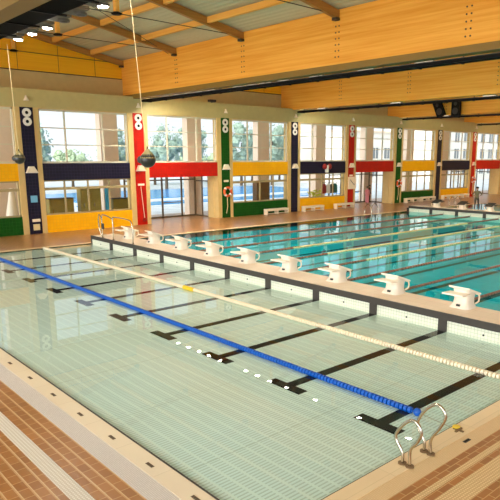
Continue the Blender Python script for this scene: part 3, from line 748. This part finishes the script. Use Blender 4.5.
# benches
def bench(L):
    t = thing('bench', (0, 0, 0), None, 'bench', 'white benches along the window wall')
    q = MB()
    for i in range(3): q.box(-.24 + .17*i, -.1 + .17*i, -L/2, L/2, .42, .47)
    q.build('seat', M['cream'], t)
    MB().box(.2, .24, -L/2, L/2, .3, .42).build('apron', M['cream'], t)
    MB().box(.16, .22, -L/2, L/2, .08, .13).build('foot_rail', M['cream'], t)
    for y in (-L/2 + .04, 0, L/2 - .04): MB().box(-.22, .22, y - .045, y + .045, 0, .42).build('leg', M['cream'], t)
    return t
bp = bench(2.45)
bs = [(29.25, 'white slatted bench against the green sill wall, nearest bench on the deck'), (33.7, 'white slatted bench against the yellow sill wall, left of the clock pilaster'), (37.9, 'white slatted bench in front of the second red pilaster under the clock'),
      (48.9, 'left white slatted bench of the pair against the far green sill wall'), (51.8, 'right white slatted bench of the pair against the far green sill wall'), (56.0, 'left white bench of the pair against the farthest yellow sill wall'), (59.0, 'right white bench of the pair against the farthest yellow sill wall')]
for i, (y, lb) in enumerate(bs):
    o = bp if i == 0 else copy_tree(bp)
    o.location = (XW + .42, y, 0); o['label'] = lb

# ------------------------------------------------------------------ people
def person(loc, H, yaw, top, legs, pose, label, robe=False):
    """one continuous skinned body, coloured by height, hair as a child"""
    p = pose
    V = {'pel': (0,0,.53), 'wa': (0,0,.6), 'ch': (0,0,.72), 'nk': (0,0,.83), 'hd0': (0,.005,.875), 'hd': (0,.01,.925), 'hd1': (0,.005,.97)}
    R_ = {'pel': .088, 'wa': .075, 'ch': .088, 'nk': .032, 'hd0': .042, 'hd': .056, 'hd1': .04}
    E = [('pel','wa'),('wa','ch'),('ch','nk'),('nk','hd0'),('hd0','hd'),('hd','hd1')]
    for s, n in ((-1,'l'), (1,'r')):
        k, f_ = p['knee'+n], p['foot'+n]
        V['sh'+n] = (.105*s, 0, .8); V['el'+n] = p['el'+n]; V['wr'+n] = p['wr'+n]; V['ha'+n] = p['ha'+n]
        V['hp'+n] = (.055*s, 0, .49); V['kn'+n] = k; V['an'+n] = f_; V['to'+n] = (f_[0], f_[1] + .085, .012)
        for a, r in (('sh', .042), ('el', .029), ('wr', .021), ('ha', .024), ('hp', .062), ('kn', .042), ('an', .028), ('to', .02)): R_[a+n] = r
        E += [('ch','sh'+n), ('sh'+n,'el'+n), ('el'+n,'wr'+n), ('wr'+n,'ha'+n), ('pel','hp'+n), ('hp'+n,'kn'+n), ('kn'+n,'an'+n), ('an'+n,'to'+n)]
    names = list(V); idx = {n: i for i, n in enumerate(names)}
    me = bpy.data.meshes.new('tmp'); me.from_pydata([tuple(Vector(V[n])*H) for n in names], [(idx[a], idx[b]) for a, b in E], [])
    o = bpy.data.objects.new('tmp', me); COL.objects.link(o)
    sk = o.modifiers.new('s', 'SKIN'); ss = o.modifiers.new('ss', 'SUBSURF'); ss.levels = 1; ss.render_levels = 1
    for i, n in enumerate(names): me.skin_vertices[0].data[i].radius = (R_[n]*H, R_[n]*H*.85)
    me.skin_vertices[0].data[0].use_root = True
    dg = bpy.context.evaluated_depsgraph_get(); dg.update()
    bm_ = bpy.data.meshes.new_from_object(o.evaluated_get(dg)); bpy.data.objects.remove(o)
    body = bpy.data.objects.new('body', bm_); COL.objects.link(body)
    t = thing('person', loc, label, 'person'); t.rotation_euler = (0, 0, yaw)
    body.parent = t
    bm_.materials.clear()
    for m in (M['skin'], top, legs, M['dark']): bm_.materials.append(m)
    for pl in bm_.polygons:
        c = pl.center/H; pl.use_smooth = True
        handy = min((c - Vector(p['ha'+n])).length for n in 'lr') < .045
        pl.material_index = 0 if c.z > .845 or handy else (1 if c.z > .52 or abs(c.x) > .12 else (2 if c.z > .03 else 3))
    q = MB(); q.ball(Vector((0, -.004, .955))*H, .066*H, 14, 9, sq=(.95,1.05,.8)); h = q.build('hair', M['hair'], None); h.parent = t; 
    f = MB()
    for s in (-1, 1): f.ball(Vector((.02*s, .058, .93))*H, .008*H, 8, 6)
    f.build('eye', M['dark'], None).parent = t
    f = MB(); f.ball(Vector((0, .062, .912))*H, .011*H, 8, 6, sq=(.8,1,1.4)); f.build('nose', M['skin'], None).parent = t
    if robe:
        q = MB(); secs = [(.06,.12,.1),(.3,.115,.095),(.53,.105,.085),(.66,.095,.075),(.8,.1,.06)]; n = 16; vs = []
        for z, a, b in secs: vs += [Vector((a*math.cos(2*PI*j/n), b*math.sin(2*PI*j/n), z))*H for j in range(n)]
        q._add(vs, [(i*n+j, i*n+(j+1)%n, (i+1)*n+(j+1)%n, (i+1)*n+j) for i in range(len(secs)-1) for j in range(n)])
        q.build('robe', top, None, smooth='all').parent = t
    return t
stand = dict(kneel=(-.06,.01,.27), kneer=(.06,.01,.27), footl=(-.06,0,.035), footr=(.06,0,.035), ell=(-.15,-.02,.64), elr=(.15,-.02,.64), wrl=(-.155,.04,.51), wrr=(.155,.04,.51), hal=(-.155,.06,.46), har=(.155,.06,.46))
elbow = dict(kneel=(-.07,.03,.27), kneer=(.06,-.02,.27), footl=(-.075,.05,.035), footr=(.06,-.05,.035), ell=(-.2,-.01,.66), elr=(.19,-.02,.65), wrl=(-.1,.09,.6), wrr=(.1,.08,.6), hal=(-.055,.105,.6), har=(.06,.1,.6))
person((6.2, YB2 + 1.2, .47), 1.9, -2.4, M['shirt'], M['trouser'], elbow, 'person in dark olive clothes standing on the far bulkhead with bent elbows')
person((-8.0, 44.1, 0), 1.75, -2.0, M['pink'], M['pink'], stand, 'person in a long pink robe standing in the second glass doorway', robe=True)
person((-8.7, 45.3, 0), 1.85, -1.2, M['trouser'], M['trouser'], stand, 'person in dark clothes standing behind the one in pink')

# ------------------------------------------------------------------ gallery and outdoors, seen through the glass
for j in range(-1, 7):
    y = 16.25 + 7.44*j
    if 17 < y < 24 or 40 < y < 46.8: pass
    tag(MB().box(-10.2, -9.5, y - .68, y + .68, 0, 9).build('pillar', M['pillar'], loc=(-9.85, y, 0)),
        'salmon rendered pillar outside the glass, %s from the left' % ORD[j+1], 'pillar', 'pillars outside the window wall')
struct(MB().box(-10.2, -9.5, YMIN, YMAX, 8.4, 9), 'trim_gallery_beam', M['pillar'])
struct(MB().box(-160, -12, -60, 200, -.3, -.05), 'ground', M['pave'])
tag(MB().box(-44, -29, 22, 60, -.05, 0.02).build('outdoor_pool', M['pool_out'], loc=(-36, 40, 0)), 'blue outdoor pool seen through the nearest glass doors', 'outdoor pool')
tag(MB().box(-24.5, -21, 20, 60, -.05, 0.02).build('outdoor_pool', M['pool_out'], loc=(-23, 40, 0)), 'narrow blue outdoor paddling pool nearer the glass doors', 'outdoor pool')
def tree(x, y, h, r, m, label, name='tree'):
    t = thing(name, (x, y, 0), label, 'tree', 'trees beyond the outdoor pool')
    MB().tube([(x, y, -.05), (x + .1, y, h*.35), (x, y + .1, h*.7)], [.25, .18, .1], 8).build('trunk', M['bark'], t)
    q = MB()
    for i in range(46):
        a, b, s = random.uniform(0, 2*PI), random.uniform(-1, 1), random.uniform(.45, 1)
        c = Vector((x + r*s*math.cos(a)*math.sqrt(1-b*b), y + r*s*math.sin(a)*math.sqrt(1-b*b), h*.66 + h*.34*s*b))
        q.ball(c, random.uniform(.12, .3)*r, 7, 5, jit=.45)
    for i in range(500):
        a, b, s = random.uniform(0, 2*PI), random.uniform(-1, 1), random.uniform(.6, 1.15)
        c = Vector((x + r*s*math.cos(a)*math.sqrt(1-b*b), y + r*s*math.sin(a)*math.sqrt(1-b*b), h*.66 + h*.35*s*b))
        u = Vector((random.uniform(-1,1), random.uniform(-1,1), random.uniform(-1,1))).normalized()*.18; w_ = u.orthogonal().normalized()*.1
        q.slab([c - u, c + w_, c + u, c - w_], u.cross(w_).normalized()*.02)
    q.build('crown', m, t)
    return t
TR = [(-45, 24, 8.6, 2.2), (-45, 34.8, 8.4, 2.0), (-45, 43, 9, 2.2), (-46, 48.5, 9.6, 2.3), (-46, 58, 9.8, 2.6), (-44, 63, 10.5, 2.4), (-46, 68, 10.2, 2.4)]
for i, (x, y, h, r) in enumerate(TR):
    tree(x, y, h, r, M['leaf'], 'grey green tree far beyond the window wall, %s from the left' % ORD[i])
for i in range(9):
    tree(-58, 20 + 7.2*i, 5.6, 2.8, M['leaf2'], 'low pale green hedge bush under the trees, %s from the left' % ORD[i], 'hedge_bush')
def building(x, y0, y1, h, label):
    t = thing('building', (x, (y0 + y1)/2, 0), label, 'building')
    MB().box(x - 10, x, y0, y1, -.1, h).build('wall', M['house'], t)
    MB().box(x - 10.2, x + .3, y0 - .3, y1 + .3, h, h + .3).build('roof', M['pillar'], t)
    y = y0 + 1.5
    while y < y1 - 2:
        for z in (1.2, 4.4, 7.6, 10.8):
            if z + 1.8 < h:
                wn = MB().box(x, x + .06, y, y + 1.5, z, z + 1.9).build('window', M['housewin'], t)
                MB().box(x + .06, x + .1, y + .7, y + .8, z, z + 1.9).build('mullion', M['house'], wn)
        y += 3.4
building(-38, 74, 92, 9, 'pale building seen through the upper windows above the second glass doors')
building(-34, 95, 125, 12, 'large pale building seen through the far windows at right')
building(-60, 128, 170, 13, 'distant pale building behind the farthest windows')
# things standing in the gallery behind the lower windows
def cab(y0, y1, h, m, label, x=-8.2):
    t = thing('cabinet', (x, (y0 + y1)/2, 0), label, 'cabinet')
    MB().box(x - .6, x, y0, y1, 0, h).build('body', m, t, bevel=.02)
    MB().box(x - .64, x + .04, y0 - .04, y1 + .04, h, h + .05).build('top', M['dark'], t)
    for q in (0, 1):
        a = y0 + (y1 - y0)*q/2
        d = MB().box(x, x + .02, a + .04, a + (y1 - y0)/2 - .04, .1, h - .06).build('door', m, t)
        MB().box(x + .02, x + .05, a + .2, a + .24, h*.5, h*.5 + .3).build('handle', M['steel'], d)
cab(11.0, 12.7, 1.95, M['cab'], 'olive cabinet behind the glass, first right of the leftmost navy pilaster')
cab(13.2, 14.7, 2.55, M['cab'], 'taller olive cabinet behind the glass with the blue post beside it')
cab(15.6, 17.2, 1.75, M['cab'], 'low olive cabinet behind the glass, left of the nearest red pilaster')
cab(29.2, 30.7, 2.6, M['brown'], 'brown cabinet behind the glass above the nearest bench')
tag(MB().box(-8.1, -7.95, 14.95, 15.2, 0, 2.6).build('post', M['bluepost'], loc=(-8, 15.1, 0)), 'bright blue post behind the glass over the yellow sill wall', 'post')
t = thing('folded_parasol', (-7.5, 8.35, 0), 'tapered cream folded cover standing behind the glass at the left edge', 'folded parasol')
MB().tube([(-7.5, 8.35, .3), (-7.5, 8.38, 1.4), (-7.5, 8.45, 2.8)], [.5, .34, .13], 12).build('cloth', M['cream'], t, smooth=True); MB().tube([(-7.5, 8.35, 0), (-7.5, 8.35, .5)], .04, 8).build('pole', M['dark'], t)
t = thing('potted_plant', (-7.2, 35.4, 0), 'yellow green potted plant behind the glass of the second navy bay', 'plant')
MB().tube([(-7.2, 35.4, 0), (-7.2, 35.4, .9)], [.3, .38], 14).build('pot', M['brown'], t, smooth=True)
q = MB()
for i in range(40):
    c = Vector((-7.2 + random.uniform(-.4,.4), 35.4 + random.uniform(-.7,.7), random.uniform(.95, 1.75))); q.ball(c, random.uniform(.06,.14), 6, 4, jit=.4, sq=(1,1.6,.6))
q.build('foliage', M['lemon'], t)
t = thing('clothes_rack', (-7.3, 37.6, 0), 'dark clothes rack behind the glass left of the clock', 'rack')
MB().tube([(-7.3, 36.5, 0), (-7.3, 36.5, 2.35), (-7.3, 38.5, 2.35), (-7.3, 38.5, 0)], .03, 8).build('frame', M['dark'], t); MB().box(-7.6, -7, 36.4, 36.6, 0, .06).build('foot', M['dark'], t); MB().box(-7.6, -7, 38.4, 38.6, 0, .06).build('foot', M['dark'], t)
for y, m, lb in ((36.75, 'reds', 'dull red jacket hanging on the clothes rack'), (37.3, 'white', 'white jacket hanging on the clothes rack'), (37.85, 'trouser', 'dark jacket hanging on the clothes rack'), (38.3, 'teal', 'teal jacket hanging at the right end of the clothes rack')):
    t = thing('jacket', (-7.3, y, 1.3), lb, 'jacket')
    MB().slab([(-7.4, y - .24, 1.35), (-7.4, y + .24, 1.35), (-7.4, y + .24, 2.0), (-7.4, y + .1, 2.25), (-7.4, y - .1, 2.25), (-7.4, y - .24, 2.0)], (.2, 0, 0)).build('body', M[m], t, bevel=.04)
    for s in (-1, 1): MB().tube([(-7.3, y + .2*s, 2.1), (-7.28, y + .27*s, 1.5)], [.07, .05], 8).build('sleeve', M[m], t)

# ------------------------------------------------------------------ light
W = bpy.data.worlds.new('World'); S.world = W; W.use_nodes = True
nt = W.node_tree; bg = nt.nodes['Background']
tc = nt.nodes.new('ShaderNodeTexCoord'); sp = nt.nodes.new('ShaderNodeSeparateXYZ'); cr = nt.nodes.new('ShaderNodeValToRGB')
nt.links.new(tc.outputs['Generated'], sp.inputs[0]); nt.links.new(sp.outputs['Z'], cr.inputs[0])
cr.color_ramp.elements[0].color = (.86, .94, 1., 1); cr.color_ramp.elements[1].color = (.5, .68, .9, 1); cr.color_ramp.elements[1].position = .7
nt.links.new(cr.outputs[0], bg.inputs[0]); bg.inputs[1].default_value = .76
def sun(az, el, strength, angle, rgb):
    d = bpy.data.lights.new('sun', 'SUN'); d.energy = strength; d.angle = math.radians(angle); d.color = rgb
    o = bpy.data.objects.new('sun', d); COL.objects.link(o)
    v = Vector((math.cos(math.radians(az))*math.cos(math.radians(el)), math.sin(math.radians(az))*math.cos(math.radians(el)), math.sin(math.radians(el))))
    o.rotation_euler = v.to_track_quat('Z', 'Y').to_euler(); return o
SUN = sun(-75, 17, 4.6, 70, (.98, .99, 1))

# ------------------------------------------------------------------ camera
f, cx, cy, yaw, pitch, roll, px, py, pz = 588.9991, 281.9554, 281.9382, 2.3938, -0.2109, 0.0023, 31.3428, -4.478, 4.8254
fw = Vector((math.cos(yaw)*math.cos(pitch), math.sin(yaw)*math.cos(pitch), math.sin(pitch)))
r = Vector((math.sin(yaw), -math.cos(yaw), 0)); u = r.cross(fw)
r2 = r*math.cos(roll) + u*math.sin(roll); u2 = -r*math.sin(roll) + u*math.cos(roll)
cd = bpy.data.cameras.new('Camera'); co = bpy.data.objects.new('Camera', cd); COL.objects.link(co)
cd.sensor_width = 36; cd.lens = f/500*36; cd.shift_x = -(cx - 250)/500; cd.shift_y = (cy - 250)/500; cd.clip_end = 600
co.matrix_world = Matrix(((r2.x, u2.x, -fw.x, px), (r2.y, u2.y, -fw.y, py), (r2.z, u2.z, -fw.z, pz), (0, 0, 0, 1)))
S.camera = co
S.view_settings.view_transform = 'Standard'; S.view_settings.look = 'None'; S.view_settings.gamma = 1; S.view_settings.exposure = 0.76
S.cycles.max_bounces = 8; S.cycles.transparent_max_bounces = 12; S.cycles.sample_clamp_indirect = 6
S.cycles.use_denoising = True
